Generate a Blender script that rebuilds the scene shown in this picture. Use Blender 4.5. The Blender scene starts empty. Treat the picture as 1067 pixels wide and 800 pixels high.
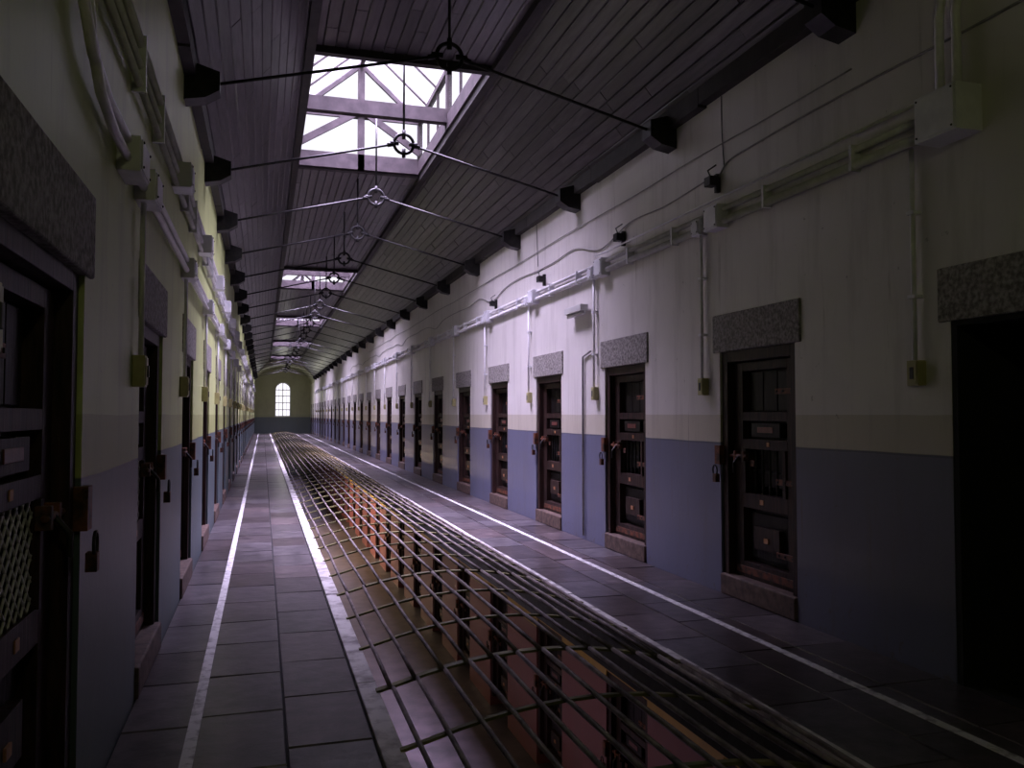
import bpy, math, random
from mathutils import Vector, Matrix
random.seed(7)
S=bpy.context.scene
try:
    S.view_settings.view_transform='Standard'
except Exception: pass

# ------------------------------------------------------------ dimensions
XL,XR=-0.63,3.735
XC=(XL+XR)/2
YB,YE=-6.0,70.0
DH=2.03; DW=1.05; PER=2.5
ZW=4.35; ZC=5.62; XA,XB=0.47,2.60
GL,GR=0.62,2.42
LOW=-3.4
SKY=[(9.46,14.2),(24,28.2),(36,40.2),(48,52.2),(60,64)]

# ------------------------------------------------------------ materials
def newmat(name):
    m=bpy.data.materials.new(name); m.use_nodes=True
    nt=m.node_tree; b=nt.nodes['Principled BSDF']
    return m,nt,b
def N(nt,t,**k):
    n=nt.nodes.new(t)
    for a,v in k.items(): setattr(n,a,v)
    return n
def mixc(nt,fac,a,b,bt='MIX'):
    n=N(nt,'ShaderNodeMix',data_type='RGBA',blend_type=bt)
    if isinstance(fac,(int,float)): n.inputs[0].default_value=fac
    else: nt.links.new(fac,n.inputs[0])
    for i,c in ((6,a),(7,b)):
        if isinstance(c,tuple): n.inputs[i].default_value=(c[0],c[1],c[2],1)
        else: nt.links.new(c,n.inputs[i])
    return n.outputs[2]
def noise(nt,scale,detail=6,vec=None,rough=0.6):
    n=N(nt,'ShaderNodeTexNoise'); n.inputs['Scale'].default_value=scale
    n.inputs['Detail'].default_value=detail; n.inputs['Roughness'].default_value=rough
    if vec is not None: nt.links.new(vec,n.inputs['Vector'])
    return n.outputs[0]
def ramp(nt,inp,stops,interp='LINEAR'):
    r=N(nt,'ShaderNodeValToRGB'); r.color_ramp.interpolation=interp
    e=r.color_ramp.elements
    while len(e)<len(stops): e.new(0.5)
    for i,(p,c) in enumerate(stops):
        e[i].position=p
        e[i].color=(c,c,c,1) if isinstance(c,(int,float)) else (c[0],c[1],c[2],1)
    nt.links.new(inp,r.inputs[0]); return r.outputs[0]
def mapped(nt,scale):
    tc=N(nt,'ShaderNodeTexCoord'); m=N(nt,'ShaderNodeMapping')
    m.inputs['Scale'].default_value=scale
    nt.links.new(tc.outputs['Object'],m.inputs[0]); return m.outputs[0]
def bump(nt,b,h,st=0.3,dist=0.01):
    n=N(nt,'ShaderNodeBump'); n.inputs['Strength'].default_value=st; n.inputs['Distance'].default_value=dist
    nt.links.new(h,n.inputs['Height']); nt.links.new(n.outputs[0],b.inputs['Normal'])
def simple(name,c1,c2,scale=8,rough=0.6,metal=0,bst=0.2,rnd=0.0,stretch=None,lo=.35,hi=.65,tint=None,spec=.5):
    m,nt,b=newmat(name)
    v=mapped(nt,stretch or (1,1,1))
    nz=noise(nt,scale,6,v)
    f=ramp(nt,nz,[(lo,0.0),(hi,1.0)])
    c=mixc(nt,f,c1,c2)
    if rnd>0:
        g=N(nt,'ShaderNodeNewGeometry')
        if tint: r=ramp(nt,g.outputs['Random Per Island'],[(0,tuple((1-rnd)*x for x in tint)),(.5,(1,1,1)),(.75,tint),(1,(1-rnd*.5,)*3)])
        else: r=ramp(nt,g.outputs['Random Per Island'],[(0,1-rnd),(1,1.0)])
        c=mixc(nt,1.0,c,r,'MULTIPLY')
        if tint:
            # dirt patches spanning several slabs
            d=ramp(nt,noise(nt,.9,6,v,.7),[(.35,.55),(.62,1.0)]); c=mixc(nt,1.0,c,d,'MULTIPLY')
    nt.links.new(c,b.inputs['Base Color'])
    b.inputs['Roughness'].default_value=rough; b.inputs['Metallic'].default_value=metal
    b.inputs['Specular IOR Level'].default_value=spec
    if bst: bump(nt,b,nz,bst)
    return m

def wallmat(name,z0,upper,band,dado,t1,t2,grime=1.0):
    m,nt,b=newmat(name)
    tc=N(nt,'ShaderNodeTexCoord'); sp=N(nt,'ShaderNodeSeparateXYZ')
    nt.links.new(tc.outputs['Object'],sp.inputs[0])
    v=mapped(nt,(1,1,1))
    wob=noise(nt,1.3,2,v)
    a=N(nt,'ShaderNodeMath',operation='MULTIPLY_ADD'); nt.links.new(wob,a.inputs[0]); a.inputs[1].default_value=0.02
    nt.links.new(sp.outputs[2],a.inputs[2])
    def gt(th):
        g=N(nt,'ShaderNodeMath',operation='GREATER_THAN'); nt.links.new(a.outputs[0],g.inputs[0]); g.inputs[1].default_value=th+0.01; return g.outputs[0]
    c=mixc(nt,gt(z0+t1),dado,band)
    c=mixc(nt,gt(z0+t2),c,upper)
    g1=gt(z0+t1-0.012); g2=gt(z0+t1+0.004)
    sb=N(nt,'ShaderNodeMath',operation='SUBTRACT'); nt.links.new(g1,sb.inputs[0]); nt.links.new(g2,sb.inputs[1])
    mm=N(nt,'ShaderNodeMath',operation='MULTIPLY'); nt.links.new(sb.outputs[0],mm.inputs[0]); mm.inputs[1].default_value=0.6
    c=mixc(nt,mm.outputs[0],c,(0.06,0.07,0.10))
    vs=mapped(nt,(1,2.6,0.30))
    st=ramp(nt,noise(nt,1.6,8,vs,0.7),[(0.50,0.0),(0.78,1.0)])
    c=mixc(nt,st,c,mixc(nt,0.35,c,(0.12,0.10,0.07)))
    vd=mapped(nt,(1,9,0.5))
    dr=ramp(nt,noise(nt,1.4,6,vd,0.6),[(0.64,0.0),(0.74,0.5)])
    c=mixc(nt,dr,c,(0.13,0.09,0.06))
    zr=N(nt,'ShaderNodeMapRange'); nt.links.new(sp.outputs[2],zr.inputs[0]); zr.inputs[1].default_value=z0; zr.inputs[2].default_value=z0+.5; zr.inputs[3].default_value=.09; zr.inputs[4].default_value=0
    ch=N(nt,'ShaderNodeMath',operation='ADD'); nt.links.new(noise(nt,9,8,v,0.75),ch.inputs[0]); nt.links.new(zr.outputs[0],ch.inputs[1])
    chip=ramp(nt,ch.outputs[0],[(0.66,0.0),(0.69,0.6)])
    c=mixc(nt,chip,c,(0.12,0.10,0.09))
    big=ramp(nt,noise(nt,0.7,3,v),[(0.3,0.82),(0.7,1.0)])
    c=mixc(nt,1.0,c,big,'MULTIPLY')
    nt.links.new(c,b.inputs['Base Color'])
    b.inputs['Roughness'].default_value=0.45
    bump(nt,b,noise(nt,9,6,v),0.25,0.01)
    return m

M={}
M['wall']=wallmat('wall_paint',0,(0.72,0.69,0.66),(0.56,0.52,0.43),(0.14,0.147,0.225),1.265,1.50)
M['wall_left']=wallmat('wall_left_paint',0,(0.57,0.64,0.27),(0.42,0.46,0.17),(0.075,0.11,0.125),1.265,1.50)
M['wall_end']=wallmat('wall_end_paint',0,(0.33,0.33,0.21),(0.30,0.31,0.19),(0.10,0.12,0.13),1.3,1.5)
M['wall_low']=wallmat('lower_wall_paint',LOW,(0.60,0.40,0.06),(0.50,0.32,0.06),(0.22,0.07,0.075),1.9,2.3)
M['granite']=simple('lintel_granite',(0.12,0.11,0.10),(0.38,0.355,0.335),38,0.8,0,0.45,lo=.38,hi=.64)
M['sill']=simple('sill_stone',(0.05,0.03,0.025),(0.14,0.09,0.07),14,0.7,0,0.4)
M['slab']=simple('floor_slab',(0.08,0.072,0.081),(0.175,0.155,0.168),7,0.29,0,0.45,rnd=0.5,tint=(1.0,.86,.82))
M['mortar']=simple('floor_mortar',(0.02,0.02,0.02),(0.04,0.04,0.04),10,0.9)
M['line']=simple('line_paint',(0.26,0.24,0.25),(0.72,0.71,0.71),14,0.5,0,0.3,lo=.32,hi=.52)
M['kerb']=simple('kerb_paint',(0.20,0.175,0.175),(0.68,0.66,0.65),6,0.6,0,0.4,lo=.35,hi=.56)
M['board']=simple('ceiling_board',(0.060,0.052,0.060),(0.125,0.108,0.122),6,0.34,0,0.3,rnd=0.5,stretch=(4,0.4,4))
M['beam']=simple('dark_beam',(0.012,0.010,0.010),(0.030,0.025,0.024),8,0.7)
M['iron']=simple('black_iron',(0.012,0.012,0.014),(0.03,0.028,0.028),12,0.5,0.5)
M['rust']=simple('rusty_iron',(0.025,0.012,0.009),(0.20,0.06,0.025),14,0.6,0.1)
M['door']=simple('door_wood',(0.009,0.006,0.005),(0.045,0.021,0.017),5,0.5,0,0.3,stretch=(6,6,0.8),spec=.25)
M['doorpanel']=simple('door_panel_wood',(0.004,0.003,0.003),(0.012,0.008,0.007),7,0.5,0,0.3,stretch=(6,6,0.8),spec=.25)
M['black']=simple('cell_shade_black',(0.006,0.006,0.006),(0.012,0.012,0.012),4,0.9,0,0)  # near-black, darkness of the unlit cells put into the colour
M['label']=simple('label_plate',(0.10,0.03,0.025),(0.18,0.05,0.045),12,0.4)
M['brass']=simple('worn_brass',(0.34,0.14,0.05),(0.48,0.24,0.12),20,0.5,0.2)
M['mesh']=simple('hatch_mesh_wire',(0.5,0.48,0.52),(0.7,0.68,0.72),20,0.35,0.2)
M['conduit']=simple('conduit_paint',(0.66,0.65,0.67),(0.82,0.81,0.83),9,0.35,0,0.1)
M['box']=simple('junction_box_paint',(0.64,0.64,0.68),(0.78,0.78,0.82),6,0.4,0,0.1)
M['switch']=simple('switch_yellowed',(0.34,0.31,0.14),(0.44,0.41,0.20),10,0.45,0,0.1)
M['cable']=simple('cable_rubber',(0.04,0.04,0.04),(0.10,0.10,0.10),10,0.6,0,0)
M['cable2']=simple('cable_painted',(0.22,0.21,0.20),(0.32,0.31,0.30),10,0.6,0,0)
M['bar']=simple('grate_bar',(0.07,0.056,0.054),(0.27,0.225,0.22),6,0.6,0,0.3,spec=.3)
M['cross']=simple('grate_crossbar',(0.09,0.09,0.04),(0.24,0.22,0.09),6,0.6,0,0.3,spec=.3)
M['lant']=simple('lantern_timber',(0.035,0.028,0.031),(0.065,0.052,0.056),6,0.6,0,0.2,spec=.2)
M['winframe']=simple('window_frame_paint',(0.5,0.5,0.48),(0.6,0.6,0.58),6,0.5)
M['lowfloor']=simple('lower_floor_concrete',(0.04,0.036,0.04),(0.09,0.07,0.08),3,0.5)
M['lampglass']=simple('lamp_enamel',(0.5,0.5,0.5),(0.6,0.6,0.58),4,0.3,0,0)
def glassmat():
    m=bpy.data.materials.new('skylight_glass'); m.use_nodes=True; nt=m.node_tree; nt.nodes.clear()
    o=N(nt,'ShaderNodeOutputMaterial'); mx=N(nt,'ShaderNodeMixShader')
    t=N(nt,'ShaderNodeBsdfTransparent'); t.inputs[0].default_value=(0.93,0.93,0.95,1)
    d=N(nt,'ShaderNodeBsdfTranslucent'); d.inputs[0].default_value=(0.8,0.8,0.82,1)
    tc=N(nt,'ShaderNodeTexCoord'); nz=noise(nt,3,4,tc.outputs['Object'])
    r=ramp(nt,nz,[(0.3,0.02),(0.8,0.1)])
    nt.links.new(r,mx.inputs[0]); nt.links.new(t.outputs[0],mx.inputs[1]); nt.links.new(d.outputs[0],mx.inputs[2])
    nt.links.new(mx.outputs[0],o.inputs[0]); return m
M['glass']=glassmat()

# ------------------------------------------------------------ mesh builder
class MB:
    def __init__(s): s.v=[];s.f=[];s.m=[];s.mats=[];s.sm=[]
    def mi(s,k):
        if k not in s.mats: s.mats.append(k)
        return s.mats.index(k)
    def add(s,vs,fs,k,smooth=False):
        o=len(s.v); s.v+=[tuple(x) for x in vs]; i=s.mi(k)
        for f in fs: s.f.append([o+a for a in f]); s.m.append(i); s.sm.append(smooth)
    def box(s,x0,x1,y0,y1,z0,z1,k,R=None):
        vs=[(x,y,z) for x in(x0,x1) for y in(y0,y1) for z in(z0,z1)]
        if R: vs=[R@Vector(v) for v in vs]
        s.add(vs,[(0,1,3,2),(4,6,7,5),(0,4,5,1),(2,3,7,6),(0,2,6,4),(1,5,7,3)],k)
    def prism(s,poly,y0,y1,k):
        n=len(poly)
        vs=[(x,y0,z) for x,z in poly]+[(x,y1,z) for x,z in poly]
        fs=[tuple(range(n))[::-1],tuple(range(n,2*n))]+[(i,(i+1)%n,n+(i+1)%n,n+i) for i in range(n)]
        s.add(vs,fs,k)
    def beam(s,p0,p1,w,h,k,up=(0,0,1)):
        p0=Vector(p0);p1=Vector(p1);d=(p1-p0).normalized();u=Vector(up)
        if abs(d.dot(u))>.98:u=Vector((1,0,0))
        a=d.cross(u).normalized()*w/2; b=a.cross(d).normalized()*h/2
        vs=[p+i*a+j*b for p in(p0,p1) for i,j in((-1,-1),(1,-1),(1,1),(-1,1))]
        s.add(vs,[(3,2,1,0),(4,5,6,7),(0,1,5,4),(1,2,6,5),(2,3,7,6),(3,0,4,7)],k)
    def tube(s,pts,r,k,n=8,closed=False):
        P=[Vector(p) for p in pts]; m=len(P); rings=[]; a=None
        for i,p in enumerate(P):
            if closed: d=(P[(i+1)%m]-P[i-1]).normalized()
            else: d=(P[min(i+1,m-1)]-P[max(i-1,0)]).normalized()
            if a is None:
                u=Vector((0,0,1)) if abs(d.z)<.9 else Vector((1,0,0)); a=d.cross(u).normalized()
            else: a=(a-d*a.dot(d)).normalized()
            b=d.cross(a); rings.append([p+r*(math.cos(t)*a+math.sin(t)*b) for t in [2*math.pi*j/n for j in range(n)]])
        vs=[v for q in rings for v in q]; fs=[]
        for i in range(m if closed else m-1):
            i2=(i+1)%m
            for j in range(n): fs.append((i*n+j,i*n+(j+1)%n,i2*n+(j+1)%n,i2*n+j))
        if not closed: fs+= [tuple(range(n))[::-1],tuple((m-1)*n+j for j in range(n))]
        s.add(vs,fs,k,True)
    def mirror_y(s,w):
        s.v=[(x,w-y,z) for x,y,z in s.v]; s.f=[f[::-1] for f in s.f]
    def obj(s,name,bevel=0,loc=(0,0,0),rz=0):
        me=bpy.data.meshes.new(name); me.from_pydata(s.v,[],s.f)
        for k in s.mats: me.materials.append(M[k])
        me.polygons.foreach_set('material_index',s.m); me.polygons.foreach_set('use_smooth',s.sm); me.update()
        o=bpy.data.objects.new(name,me); S.collection.objects.link(o); o.location=loc; o.rotation_euler=(0,0,rz)
        if bevel:
            b=o.modifiers.new('bevel','BEVEL'); b.width=bevel; b.segments=2; b.limit_method='ANGLE'
        return o
def inst(name,src,loc,rz=0):
    o=bpy.data.objects.new(name,src.data); S.collection.objects.link(o); o.location=loc; o.rotation_euler=(0,0,rz)
    for md in src.modifiers:
        b=o.modifiers.new(md.name,'BEVEL'); b.width=md.width; b.segments=md.segments; b.limit_method='ANGLE'
    return o

doorsR=[5.27+PER*k for k in range(-4,26)]
doorsL=[2.32+PER*k for k in range(-3,27)]
doorsR=[d for d in doorsR if d>YB+.3 and d+DW<YE-1]
doorsL=[d for d in doorsL if d>YB+.3 and d+DW<YE-1]
OPEN_R=[d for d in doorsR if abs(d-2.77)<.01]

# ------------------------------------------------------------ walls
def wall(name,x0,x1,inner,doors,z0,zt,mat,deep=(),foot=0):
    mb=MB(); y=YB; zb=z0-foot
    for d in doors:
        mb.box(x0,x1,y,d,zb,z0+DH,mat); y=d+DW
    mb.box(x0,x1,y,YE,zb,z0+DH,mat)
    mb.box(x0,x1,YB,YE,z0+DH,zt,mat)
    sgn=1 if inner==x0 else -1
    for d in doors:
        dp=2.2 if d in deep else 0.30
        a=inner+sgn*dp; b=a+sgn*0.05
        mb.box(min(a,b),max(a,b),d-.05,d+DW+.05,z0-foot,z0+DH+.1,'black')  # black backing, painted darkness behind each door opening
        if d in deep:  # black lining paints the shade inside the open doorway
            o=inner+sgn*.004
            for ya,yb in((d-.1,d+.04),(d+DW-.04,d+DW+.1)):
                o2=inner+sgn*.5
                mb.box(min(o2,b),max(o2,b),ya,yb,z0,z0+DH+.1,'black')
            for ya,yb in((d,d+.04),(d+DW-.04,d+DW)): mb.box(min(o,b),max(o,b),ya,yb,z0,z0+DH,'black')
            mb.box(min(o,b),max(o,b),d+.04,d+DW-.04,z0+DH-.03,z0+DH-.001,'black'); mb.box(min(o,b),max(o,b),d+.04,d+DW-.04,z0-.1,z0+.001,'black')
    return mb.obj(name)
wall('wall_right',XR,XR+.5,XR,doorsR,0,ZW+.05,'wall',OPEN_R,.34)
wall('wall_left',XL-.5,XL,XL,doorsL,0,ZW+.05,'wall_left',(),.34)
wall('wall_lower_right',XR,XR+.5,XR,doorsR,LOW,-.345,'wall_low')
wall('wall_lower_left',XL-.5,XL,XL,doorsL,LOW,-.345,'wall_low')
mb=MB(); mb.box(XL-.5,XR+.5,YB-.3,YB,LOW,6.2,'wall'); mb.obj('wall_back')
# end wall with arched window
mb=MB()
wx0,wx1,wz0,wz1=XC-.62,XC+.62,1.35,3.5
mb.box(XL-.5,wx0,YE,YE+.4,LOW,6.2,'wall_end'); mb.box(wx1,XR+.5,YE,YE+.4,LOW,6.2,'wall_end')
mb.box(wx0,wx1,YE,YE+.4,LOW,wz0,'wall_end')
n=12
for i in range(n):
    a0=math.pi*i/n;a1=math.pi*(i+1)/n
    p0=(XC-.62*math.cos(a0),wz1+.62*math.sin(a0));p1=(XC-.62*math.cos(a1),wz1+.62*math.sin(a1))
    mb.prism([p0,p1,(p1[0],6.2),(p0[0],6.2)],YE,YE+.4,'wall_end')
R=(XR-XL)/2
for i in range(20):
    a0=math.pi*i/20;a1=math.pi*(i+1)/20
    p0=(XC-R*math.cos(a0),3.95+1.35*math.sin(a0));p1=(XC-R*math.cos(a1),3.95+1.35*math.sin(a1))
    mb.prism([p0,p1,(p1[0],5.75),(p0[0],5.75)],YE-5,YE,'wall_end')
mb.obj('wall_end')
mb=MB()
mb.tube([(wx0+.03,YE+.2,wz0),(wx0+.03,YE+.2,wz1)]+[(XC-.59*math.cos(math.pi*i/12),YE+.2,wz1+.59*math.sin(math.pi*i/12)) for i in range(13)]+[(wx1-.03,YE+.2,wz0)],.05,'winframe',6)
mb.box(XC-.03,XC+.03,YE+.17,YE+.23,wz0,wz1+.6,'winframe')
for z in(wz0+.04,1.9,2.45,3.0,3.5): mb.box(wx0,wx1,YE+.17,YE+.23,z-.03,z+.03,'winframe')
for x in(XC-.3,XC+.3): mb.box(x-.012,x+.012,YE+.18,YE+.22,wz0,wz1+.5,'winframe')
mb.obj('window_1')

# ------------------------------------------------------------ floor
mb=MB()
mb.box(XL,GL,YB,YE,-.35,-.012,'mortar'); mb.box(GR,XR,YB,YE,-.35,-.012,'mortar')
def rows(edges):
    for a,b in zip(edges,edges[1:]):
        y=YB-random.random()*.6
        while y<YE:
            L=random.choice([.6,.65,.65,.7,.8]); y2=min(y+L,YE); g=.005
            dz=random.uniform(-.0015,.0015); t=[random.uniform(-.002,.002) for _ in range(4)]
            ya=max(y,YB)+g; yb=y2-g
            if yb>ya+.05:
                x0,x1=a+g,b-g; c=.003
                top=[(x0+c,ya+c,dz+t[0]),(x1-c,ya+c,dz+t[1]),(x1-c,yb-c,dz+t[2]),(x0+c,yb-c,dz+t[3])]
                mid=[(x0,ya,-.007),(x1,ya,-.007),(x1,yb,-.007),(x0,yb,-.007)]
                bot=[(x0,ya,-.03),(x1,ya,-.03),(x1,yb,-.03),(x0,yb,-.03)]
                mb.add(top+mid+bot,[(0,1,2,3)]+[(4+i,4+(i+1)%4,(i+1)%4,i) for i in range(4)]+[(8+i,8+(i+1)%4,4+(i+1)%4,4+i) for i in range(4)],'slab')
            y=y2
rows([XL,-.28,.12,.51]); rows([GR+.07,2.90,3.32,XR])
mb.obj('floor')
mb=MB()
def strip(xc,w):
    y=YB
    while y<YE:
        L=random.uniform(1.2,3); y2=min(y+L,YE); o=random.uniform(-.004,.004)
        mb.box(xc-w/2+o,xc+w/2+o,y,y2-.004,.0005,.0045,'line'); y=y2
strip(-.30,.055); strip(3.17,.055)
mb.obj('floor_marking_lines')
mb=MB()
for a,b in((.515,GL),(GR,GR+.065)):
    y=YB
    while y<YE:
        y2=min(y+random.uniform(1.5,2.6),YE); mb.box(a,b,y,y2-.006,-.06,random.uniform(.012,.02),'kerb'); y=y2
mb.obj('trim_1',bevel=.006)
mb=MB(); mb.box(XL-.5,XR+.5,YB,YE,LOW-.2,LOW,'lowfloor'); mb.obj('floor_lower')

# ------------------------------------------------------------ grate
mb=MB(); gx=(GL+GR)/2; hw=(GR-GL)/2-.01
def arch(x,rise=.15): return .035+rise*(1-((x-gx)/hw)**2)
nb=13
y=-3.0
while y<YE-1:
    y2=y+2.48
    for i in range(nb):
        x=GL+.05+(GR-GL-.1)*i/(nb-1)
        zz=arch(x); pts=[]
        dx=random.uniform(-.010,.010)
        for j in range(5):
            t=j/4; pts.append((x+dx+random.uniform(-.005,.005),y+(y2-y)*t,zz+.0+random.uniform(-.006,.006)))
        mb.tube(pts,.013,'bar',6)
    y=y2+.02
y=-2.9;k=0
while y<YE-1:
    w=.03 if k%3 else .05
    pts=[(GL-.02+(GR-GL+.04)*j/14,y,0) for j in range(15)]
    pts=[(p[0],p[1],(arch(min(max(p[0],GL+.01),GR-.01)))-.02) for p in pts]
    for a,b in zip(pts,pts[1:]): mb.beam(a,b,w,.014,'cross')
    y+=.83;k+=1
mb.obj('floor_grate')

# ------------------------------------------------------------ ceiling
mb=MB()
def boards(p0,p1,nbd,segs_fn):
    dx=(p1[0]-p0[0])/nbd; dz=(p1[1]-p0[1])/nbd; L=math.hypot(dx,dz)
    nx,nz=-dz/L,dx/L
    if nz<0: nx,nz=-nx,-nz
    for i in range(nbd):
        a=(p0[0]+dx*i,p0[1]+dz*i); b=(a[0]+dx,a[1]+dz); ux,uz=dx/L,dz/L; g=.003;c=.008
        for s0,s1 in segs_fn():
            y=s0-random.random()*2.5
            while y<s1:
                off=random.uniform(-.003,.003)
                prof=[(a[0]+ux*g+nx*c,a[1]+uz*g+nz*c),(a[0]+ux*(g+c)+nx*off,a[1]+uz*(g+c)+nz*off),(b[0]-ux*(g+c)+nx*off,b[1]-uz*(g+c)+nz*off),(b[0]-ux*g+nx*c,b[1]-uz*g+nz*c),(b[0]-ux*g+nx*.03,b[1]-uz*g+nz*.03),(a[0]+ux*g+nx*.03,a[1]+uz*g+nz*.03)]
                y2=min(y+2.4,s1); ya=max(y,s0)
                if y2-ya>.1: mb.prism(prof,ya+.003,y2-.003,'board')
                y=y+2.4
full=lambda:[(YB,YE)]
def gaps():
    out=[];y=YB
    for a,b in SKY: out.append((y,a)); y=b
    out.append((y,YE)); return out
boards((XR,ZW),(XB,ZC),13,full); boards((XL,ZW),(XA,ZC),13,full); boards((XA,ZC),(XB,ZC),16,gaps)
mb.prism([(XR,ZW+.04),(XR+.5,ZW+.04),(XR+.5,ZW+.2),(XB,ZC+.2),(XB,ZC+.035)],YB,YE,'beam')
mb.prism([(XL,ZW+.04),(XL-.5,ZW+.04),(XL-.5,ZW+.2),(XA,ZC+.2),(XA,ZC+.035)],YB,YE,'beam')
for a,b in gaps(): mb.box(XA,XB,a,b,ZC+.035,ZC+.15,'beam')
mb.obj('ceiling')
mb=MB()
for x in(XA,XB): mb.box(x-.05,x+.05,YB,YE-5,ZC-.09,ZC+.02,'beam')
for a,b in SKY:
    mb.box(XA,XB,a-.06,a+.04,ZC-.08,ZC+.16,'beam'); mb.box(XA,XB,b-.005,b+.06,ZC-.02,ZC+.03,'lant')
mb.obj('ceiling_beams')
mb=MB()
for a,b in((XR-.09,XR),(XL,XL+.09)):
    y=YB
    while y<YE-5:
        mb.box(a,b,y,min(y+2.5,YE-5)-.01,ZW-.13+random.uniform(-.012,.012),ZW+.03,'beam'); y+=2.5
mb.obj('trim_2')

# ------------------------------------------------------------ skylight lanterns
def lantern(ya,yb):
    mb=MB(); a,b=XA+.02,XB-.04; z0=ZC+.02; ze=6.55; zr=7.45; k='lant'
    for x in(a,b):
        mb.box(x-.04,x+.04,ya,yb,z0,z0+.22,k); mb.box(x-.04,x+.04,ya,yb,ze-.04,ze+.04,k)
        n=6
        for i in range(n+1):
            y=ya+(yb-ya)*i/n; w=.04 if i%3==0 else .018
            mb.box(x-w,x+w,y-w,y+w,z0,ze,k)
    for y in(ya,yb):
        mb.box(a,b,y-.04,y+.04,z0,z0+.26,k); mb.beam((a,y,ze),(b,y,ze),.05,.07,k)
        mb.beam((a,y,ze),(XC,y,zr),.06,.08,k); mb.beam((b,y,ze),(XC,y,zr),.06,.08,k)
        mb.box(XC-.055,XC+.055,y-.04,y+.04,z0,zr,k)
        mb.beam((a,y-.05,z0+.35),(XC,y-.05,ze+.1),.05,.11,k); mb.beam((b,y-.05,z0+.35),(XC,y-.05,ze+.1),.05,.11,k)
    mb.beam((XC,ya,zr),(XC,yb,zr),.07,.10,k)
    n=6
    for i in range(1,n):
        y=ya+(yb-ya)*i/n; w=.07 if i==3 else .028
        for x in(a,b): mb.beam((x,y,ze),(XC,y,zr),w,w,k)
    ym=(ya+yb)/2
    mb.beam((a,ym,ZC+.22),(b,ym,ZC+.22),.14,.20,k)
    g='glass'
    for x in(a,b): mb.add([(x,ya,z0+.2),(x,yb,z0+.2),(x,yb,ze),(x,ya,ze)],[(0,1,2,3)],g)
    for x in(a,b): mb.add([(x,ya,ze+.03),(x,yb,ze+.03),(XC,yb,zr+.03),(XC,ya,zr+.03)],[(0,1,2,3)],g)
    for y in(ya,yb): mb.add([(a,y,z0+.2),(b,y,z0+.2),(b,y,ze),(XC,y,zr),(a,y,ze)],[(0,1,2,3,4)],g)
    return mb
for i,(ya,yb) in enumerate(SKY):
    lantern(ya+.02,yb-.02).obj('window_%d'%(i+2))
    L=bpy.data.lights.new('sky_light','AREA'); L.shape='RECTANGLE'; L.size=2.4; L.size_y=yb-ya+.3
    L.energy=1500 if i==0 else 1550; L.color=(0.79,0.67,1.0); L.spread=math.radians(100 if i==0 else 130)
    o=bpy.data.objects.new('sky_light',L); S.collection.objects.link(o); o.location=(XC,(ya+yb)/2,7.75)

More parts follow.
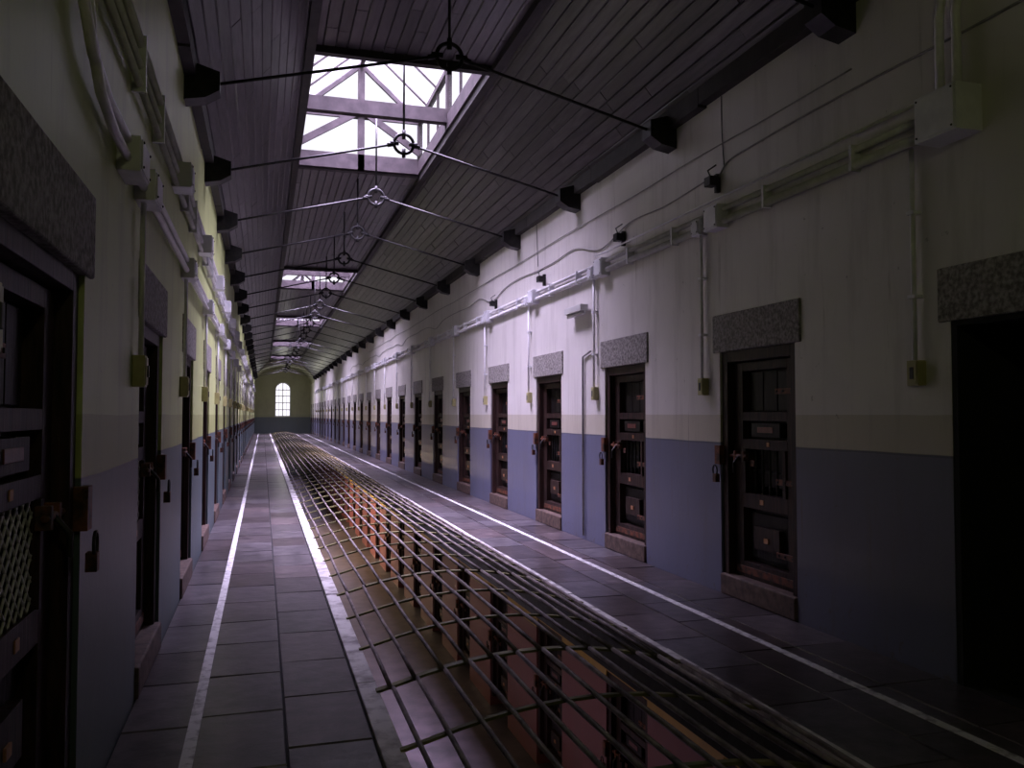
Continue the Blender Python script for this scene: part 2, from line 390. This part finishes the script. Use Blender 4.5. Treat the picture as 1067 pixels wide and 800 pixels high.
# ------------------------------------------------------------ doors
def door_mesh(lattice=False):
    mb=MB(); w=DW; z0,z1=.17,DH     # local: +X faces the corridor, wall face at x=0, y 0..w
    k='door'
    mb.box(-.17,-.02,0,.085,z0,z1,k); mb.box(-.17,-.02,w-.085,w,z0,z1,k); mb.box(-.17,-.02,.085,w-.085,z1-.09,z1,k)
    a,b=.09,w-.09; f=-.08; bk=-.16
    mb.box(bk-.02,bk,a,b,z0+.75,z1-.1,'doorpanel'); mb.box(bk-.02,bk,a,b,z0,z0+.6,'doorpanel')
    mb.box(bk,f,a,a+.13,z0,z1-.1,k); mb.box(bk,f,b-.13,b,z0,z1-.1,k)
    for za,zb in((z0,.30),(.74,.86),(1.22,1.30),(1.45,1.52),(1.86,z1-.1)): mb.box(bk,f,a+.13,b-.13,za,zb,k)
    for i in range(3):
        y0=a+.15+i*.192; mb.box(bk,bk+.02,y0,y0+.18,1.53,1.85,'doorpanel')
    mb.box(bk,f-.01,a+.24,b-.24,1.32,1.43,'doorpanel'); mb.box(f-.01,f-.004,a+.33,b-.33,1.355,1.40,'label')
    mb.box(bk,f+.012,a+.14,a+.18,.86,1.22,k); mb.box(bk,f+.012,b-.18,b-.14,.86,1.22,k)
    if not lattice:
        for i in range(5):
            y=a+.24+i*(w-.18-.48)/4; mb.tube([(bk+.03,y,.86),(bk+.03,y,1.22)],.010,'iron',6)
    else:
        ya,yb,za,zb=a+.18,b-.18,.86,1.22; s=.07; q=-1.0
        while q<1.0:
            for sg in(1,-1):
                c=ya+q if sg==1 else yb-q
                y0,y1=sorted((c,c+sg*(zb-za))); y0=max(y0,ya);y1=min(y1,yb)
                if y1-y0>.02: mb.tube([(f-.015,y0,za+sg*(y0-c)),(f-.015,y1,za+sg*(y1-c))],.005,'mesh',5)
            q+=s
    mb.box(bk+.01,bk+.02,a+.18,b-.18,1.03,1.05,'iron')
    mb.box(f,f+.006,b-.30,b-.24,1.08,1.13,'rust') if not lattice else None
    mb.box(bk,bk+.025,a+.16,b-.16,.34,.70,'doorpanel'); mb.box(bk+.025,f-.01,a+.26,b-.26,.42,.60,k)
    mb.box(f-.01,f,a+.40,a+.46,.48,.52,'brass'); mb.box(f,f+.005,a+.45,a+.50,.78,.82,'brass')
    mb.box(f,f+.005,a+.36,a+.40,1.245,1.28,'brass'); mb.box(f,f+.005,a+.02,a+.06,.9,1.0,'brass')
    mb.box(f,f+.006,a+.03,b-.03,.20,.26,'rust')
    mb.tube([(f+.035,w-.32,1.16),(f+.035,w+.0,1.16)],.014,'rust',8)
    mb.box(f,f+.05,w-.30,w-.27,1.12,1.20,'rust'); mb.box(f,f+.05,w-.18,w-.15,1.12,1.20,'rust')
    mb.box(-.02,.03,w-.03,w+.05,1.08,1.24,'rust'); mb.tube([(f+.04,w-.22,1.16),(f+.09,w-.22,1.10),(f+.09,w-.22,1.02)],.011,'iron',8)
    ring=[(.05+.0*i,w+.01+.035*math.cos(i*math.pi/5),1.03+.045*math.sin(i*math.pi/5)) for i in range(10)]
    mb.tube(ring,.007,'iron',6,True); mb.box(.02,.06,w-.015,w+.035,.93,1.0,'rust')
    for z in(.42,.98,1.68):
        mb.box(f,f+.01,.05,.36,z-.022,z+.022,'rust') if not(lattice and z==.98) else None
        mb.tube([(f+.02,.085,z-.05),(f+.02,.085,z+.05)],.014,'iron',8)
        if not(lattice and z==.98):
            for y in(.15,.25,.33): mb.box(f+.01,f+.017,y-.008,y+.008,z-.008,z+.008,'iron')
    return mb
src=door_mesh(True).obj('door_1',bevel=.004,loc=(XL,doorsL[0],0))
n=2
for d in doorsL[1:]: inst('door_%d'%n,src,(XL,d,0)); n+=1
srcR=None
def rdoor(d,z):
    global srcR,n
    if srcR is None:
        m=door_mesh(); m.mirror_y(DW); srcR=m.obj('door_%d'%n,bevel=.004,loc=(XR,d+DW,z),rz=math.pi)
    else: inst('door_%d'%n,srcR,(XR,d+DW,z),math.pi)
    n+=1
for d in doorsR:
    if d not in OPEN_R: rdoor(d,0)
for d in doorsR:
    if d<45: rdoor(d,LOW)
for d in doorsL:
    if d<30: inst('door_%d'%n,src,(XL,d,LOW)); n+=1
mb=MB(); ms=MB()
for d in doorsR:
    j=random.uniform(-.015,.015)
    mb.box(XR-.018,XR+.3,d-.08+j,d+DW+.09+j,DH,DH+.30+random.uniform(-.015,.02),'granite')
    if d not in OPEN_R: ms.box(XR-.02,XR+.28,d+.01,d+DW-.01,0,.17,'sill')
for d in doorsL:
    mb.box(XL-.3,XL+.018,d-.08,d+DW+.09,DH-.02,DH+.29,'granite'); ms.box(XL-.28,XL+.02,d+.01,d+DW-.01,0,.17,'sill')
mb.obj('door_lintels',bevel=.008); ms.obj('door_sills',bevel=.012)

# ------------------------------------------------------------ tie rods
mb=MB(); y=7.15-PER*4; zA,zM=4.18,4.67
while y<YE-6:
    for sx,xw in((1,XL),(-1,XR)):
        e=xw+sx*.27
        poly=[(xw,zA-.16),(xw+sx*.16,zA-.13),(e,zA-.06),(e,zA+.09),(xw+sx*.10,zA+.14),(xw,zA+.14)]
        mb.prism(poly,y-.09,y+.09,'iron')
        mb.tube([(e-sx*.02,y,zA+.02),(XC-sx*.12,y,zM-.015)],.014,'iron',8)
        mb.tube([(XC-sx*.19,y,zM-.03),(XC-sx*.12,y,zM-.012)],.026,'iron',8)
    r=.115
    mb.tube([(XC+r*math.cos(t*math.pi/12),y,zM+r*math.sin(t*math.pi/12)) for t in range(24)],.019,'iron',8,True)
    for ang in(0,90,180,270):
        c,s_=math.cos(math.radians(ang)),math.sin(math.radians(ang))
        mb.tube([(XC+c*.06,y,zM+s_*.06),(XC+c*.16,y,zM+s_*.16)],.024,'iron',6)
    insk=any(a<y<b for a,b in SKY)
    mb.tube([(XC,y,zM+.1),(XC,y,ZC+(.3 if insk else .0))],.013,'iron',8)
    y+=PER
mb.obj('ceiling_tie_rods')

# ------------------------------------------------------------ conduits right
mb=MB(); x=XR-.04
YS=3.75
for z,r in((3.23,.022),(3.13,.030)):
    mb.tube([(x,YS,z),(x,YE-6,z)],r,'conduit',10)
mb.tube([(x,-4,3.45),(x,3.0,3.45)],.016,'conduit',8)
mb.tube([(x,3.8,3.34),(x,9,3.34)],.010,'conduit',8)
for yy in(3.68,3.80):
    pts=[(x-.02,yy,3.3),(x-.02,yy,3.75),(x-.02,yy-.03,3.9),(x-.02,yy-.12,4.02),(x-.02,yy-.3,4.10),(x-.02,yy-2.5,4.12)]
    mb.tube(pts,.026,'conduit',10)
yc=4.05
while yc<YE-8:
    mb.tube([(x,yc,3.08),(x,yc,1.80)],.015,'conduit',8)
    for z in(2.7,2.2): mb.box(x-.02,XR,yc-.03,yc+.03,z-.01,z+.01,'box')
    for o in(.5,1.5): mb.box(x-.034,XR,yc+o-.012,yc+o+.012,3.09,3.26,'box')
    yc+=PER
mb.obj('conduit_pipes_right')
def jbox(name,x0,x1,y,z,dy,dz,k='box'):
    b=MB(); b.box(x0,x1,y-dy/2,y+dy/2,z-dz/2,z+dz/2,k)
    s=1 if x1<1 else -1
    f=x1 if s==1 else x0
    b.box(min(f,f+s*.008),max(f,f+s*.008),y-dy/2+.012,y+dy/2-.012,z-dz/2+.012,z+dz/2-.012,k)
    for yy in(-1,1):
        for zz in(-1,1):
            b.box(min(f,f+s*.014),max(f,f+s*.014),y+yy*(dy/2-.025)-.006,y+yy*(dy/2-.025)+.006,z+zz*(dz/2-.025)-.006,z+zz*(dz/2-.025)+.006,'iron')
    return b.obj(name,bevel=.006)
jbox('junction_box',XR-.18,XR,3.72,3.17,.30,.26)
yc=4.05; i=0
while yc<YE-8:
    if i>0:
        jbox('junction_box',XR-.11,XR,yc-.28,3.17,.22,.20)
        jbox('junction_box',XR-.09,XR,yc+.02,3.15,.14,.14)
    b=MB(); b.box(XR-.06,XR,yc-.045,yc+.045,1.67,1.82,'switch'); b.box(XR-.07,XR-.06,yc-.015,yc+.015,1.71,1.78,'cable'); b.box(XR-.066,XR-.06,yc-.035,yc+.035,1.68,1.81,'switch'); b.obj('wall_switch',bevel=.005)
    yc+=PER; i+=1
for yy,zz in((8.25,3.42),(6.3,3.5),(10.9,3.38),(13.4,3.36),(2.95,3.55)):
    b=MB(); b.box(XR-.12,XR-.04,yy-.05,yy+.05,zz-.05,zz+.03,'iron'); b.box(XR-.04,XR,yy-.02,yy+.02,zz-.10,zz+.06,'iron'); b.tube([(XR-.08,yy,zz+.02),(XR-.10,yy+.02,zz+.09),(XR-.03,yy,zz+.14)],.008,'cable',6); b.obj('wall_sensor',bevel=.004)
b=MB(); b.box(XR-.13,XR-.03,9.25,9.80,2.74,2.82,'lampglass'); b.box(XR-.03,XR,9.4,9.65,2.72,2.84,'box'); b.tube([(XR-.08,9.24,2.72),(XR-.08,9.81,2.72)],.022,'lampglass',10); b.obj('wall_lamp',bevel=.008)
mb=MB()
def cable(pts,r=.007,k='cable'):
    P=[Vector(p) for p in pts]; out=[]
    for i in range(len(P)-1):
        p0=P[max(i-1,0)];p1=P[i];p2=P[i+1];p3=P[min(i+2,len(P)-1)]
        for j in range(8):
            t=j/8; out.append(.5*((2*p1)+(p2-p0)*t+(2*p0-5*p1+4*p2-p3)*t*t+(3*p1-p0-3*p2+p3)*t**3))
    out.append(P[-1]); mb.tube(out,r,k,6)
cx=XR-.012
pts=[(cx,y,3.64+.02*math.sin(y*1.7)+random.uniform(-.015,.015)) for y in [3+.7*i for i in range(5)]]+[(cx,6.15,3.62),(cx,6.35,3.50),(cx,6.5,3.58)]
cable(pts,.008,'cable2')
cable([(cx,6.5+.8*i,3.55+random.uniform(-.035,.03)-(.12 if i%6==3 else 0)) for i in range(40)],.007,'cable2')
cable([(cx,4.6+1.1*i,3.80+random.uniform(-.02,.02)) for i in range(25)],.006,'cable2')
for yy in(6.2,11.2): cable([(cx-.02,yy,4.2),(cx,yy+.03,3.9),(cx,yy,3.6)],.005)
mb.tube([(cx-.01,9.45,.05),(cx-.01,9.45,2.2),(cx-.01,9.2,2.25)],.014,'cable2',8)
mb.obj('wall_cables')

# ------------------------------------------------------------ conduits left
mb=MB(); x=XL+.035
for z,r in((3.32,.026),(3.21,.020),(3.12,.020)):
    mb.tube([(x,-3,z),(x,YE-6,z)],r,'conduit',8)
for z,yy in((2.72,3.80),(2.64,3.95)):
    mb.tube([(x+.01,yy-.9,z+1.5),(x+.01,yy-.88,z+.35),(x+.01,yy-.80,z+.18),(x+.01,yy-.6,z+.05),(x+.01,yy-.3,z),(x+.01,yy+.6,z),(x+.01,yy+14,z)],.02,'conduit',10)
yc=2.1
while yc<YE-8:
    mb.tube([(x,yc,2.68),(x,yc,1.80)],.014,'conduit',8)
    for o in(.6,2.3): mb.box(XL,x+.03,yc+o-.012,yc+o+.012,3.08,3.36,'box')
    yc+=PER
mb.obj('conduit_pipes_left')
yc=2.1;i=0
while yc<YE-8:
    if i>0: jbox('junction_box',XL,XL+.13,yc+1.75,3.19,.22,.18)
    jbox('junction_box',XL,XL+.10,yc+2.02 if i==0 else yc+.05,2.66,.26,.16)
    b=MB(); b.box(XL,XL+.06,yc-.045,yc+.045,1.64,1.80,'switch'); b.box(XL+.06,XL+.066,yc-.035,yc+.035,1.65,1.79,'switch'); b.box(XL+.06,XL+.075,yc-.012,yc+.012,1.69,1.75,'cable'); b.obj('wall_switch',bevel=.005)
    yc+=PER; i+=1
# ------------------------------------------------------------ added pendant, unseen behind the camera, lights the near walls
b=MB(); lx,ly,lz=.45,-1.0,3.8
b.tube([(lx,ly,ZC-.1),(lx,ly,lz+.15)],.006,'cable',6)
prof=[(.03,.16),(.05,.12),(.18,.02),(.20,0)]
vs=[];nn=20
for r,h in prof:
    for j in range(nn): vs.append((lx+r*math.cos(2*math.pi*j/nn),ly+r*math.sin(2*math.pi*j/nn),lz+h))
b.add(vs,[(i*nn+j,i*nn+(j+1)%nn,(i+1)*nn+(j+1)%nn,(i+1)*nn+j) for i in range(3) for j in range(nn)],'lampglass',True)
lamp=b.obj('added_fill_pendant')
def plight(name,loc,e,c,r=.1):
    L=bpy.data.lights.new(name,'POINT'); L.energy=e; L.color=c; L.shadow_soft_size=r
    o=bpy.data.objects.new(name,L); S.collection.objects.link(o); o.location=loc; return o
plight('added_pendant_fill',(lx,ly,lz-.08),21,(.98,1.0,.50),.08)  # added fill, tinted to green the near left wall
for yy in(9,15,21,29,36):
    L=bpy.data.lights.new('lower_gallery_fill','AREA'); L.shape='DISK'; L.size=.5; L.energy=9 if yy<25 else 330; L.color=(1,.72,.46)  # added warm fill without fixtures, brightens the lower storey
    o=bpy.data.objects.new('lower_gallery_fill',L); S.collection.objects.link(o); o.location=(XL+1.0,yy,-.6); o.rotation_euler=(0,math.radians(-38),0)
plight('end_fill',(XC,66,3.0),35,(1,.98,.75),.15)  # added point light without a fixture, brightens the corridor end

# ------------------------------------------------------------ world
w=bpy.data.worlds.new('sky'); S.world=w; w.use_nodes=True
bg=w.node_tree.nodes['Background']; bg.inputs[0].default_value=(.93,.90,1.0,1); bg.inputs[1].default_value=1.3

# ------------------------------------------------------------ camera
c=bpy.data.cameras.new('camera'); co=bpy.data.objects.new('camera',c); S.collection.objects.link(co)
c.sensor_width=36; c.lens=871/1067*36; c.clip_start=.05; c.clip_end=300
co.location=(0,0,1.5); co.rotation_euler=(math.radians(92.1),0,math.radians(-16.6))
S.camera=co
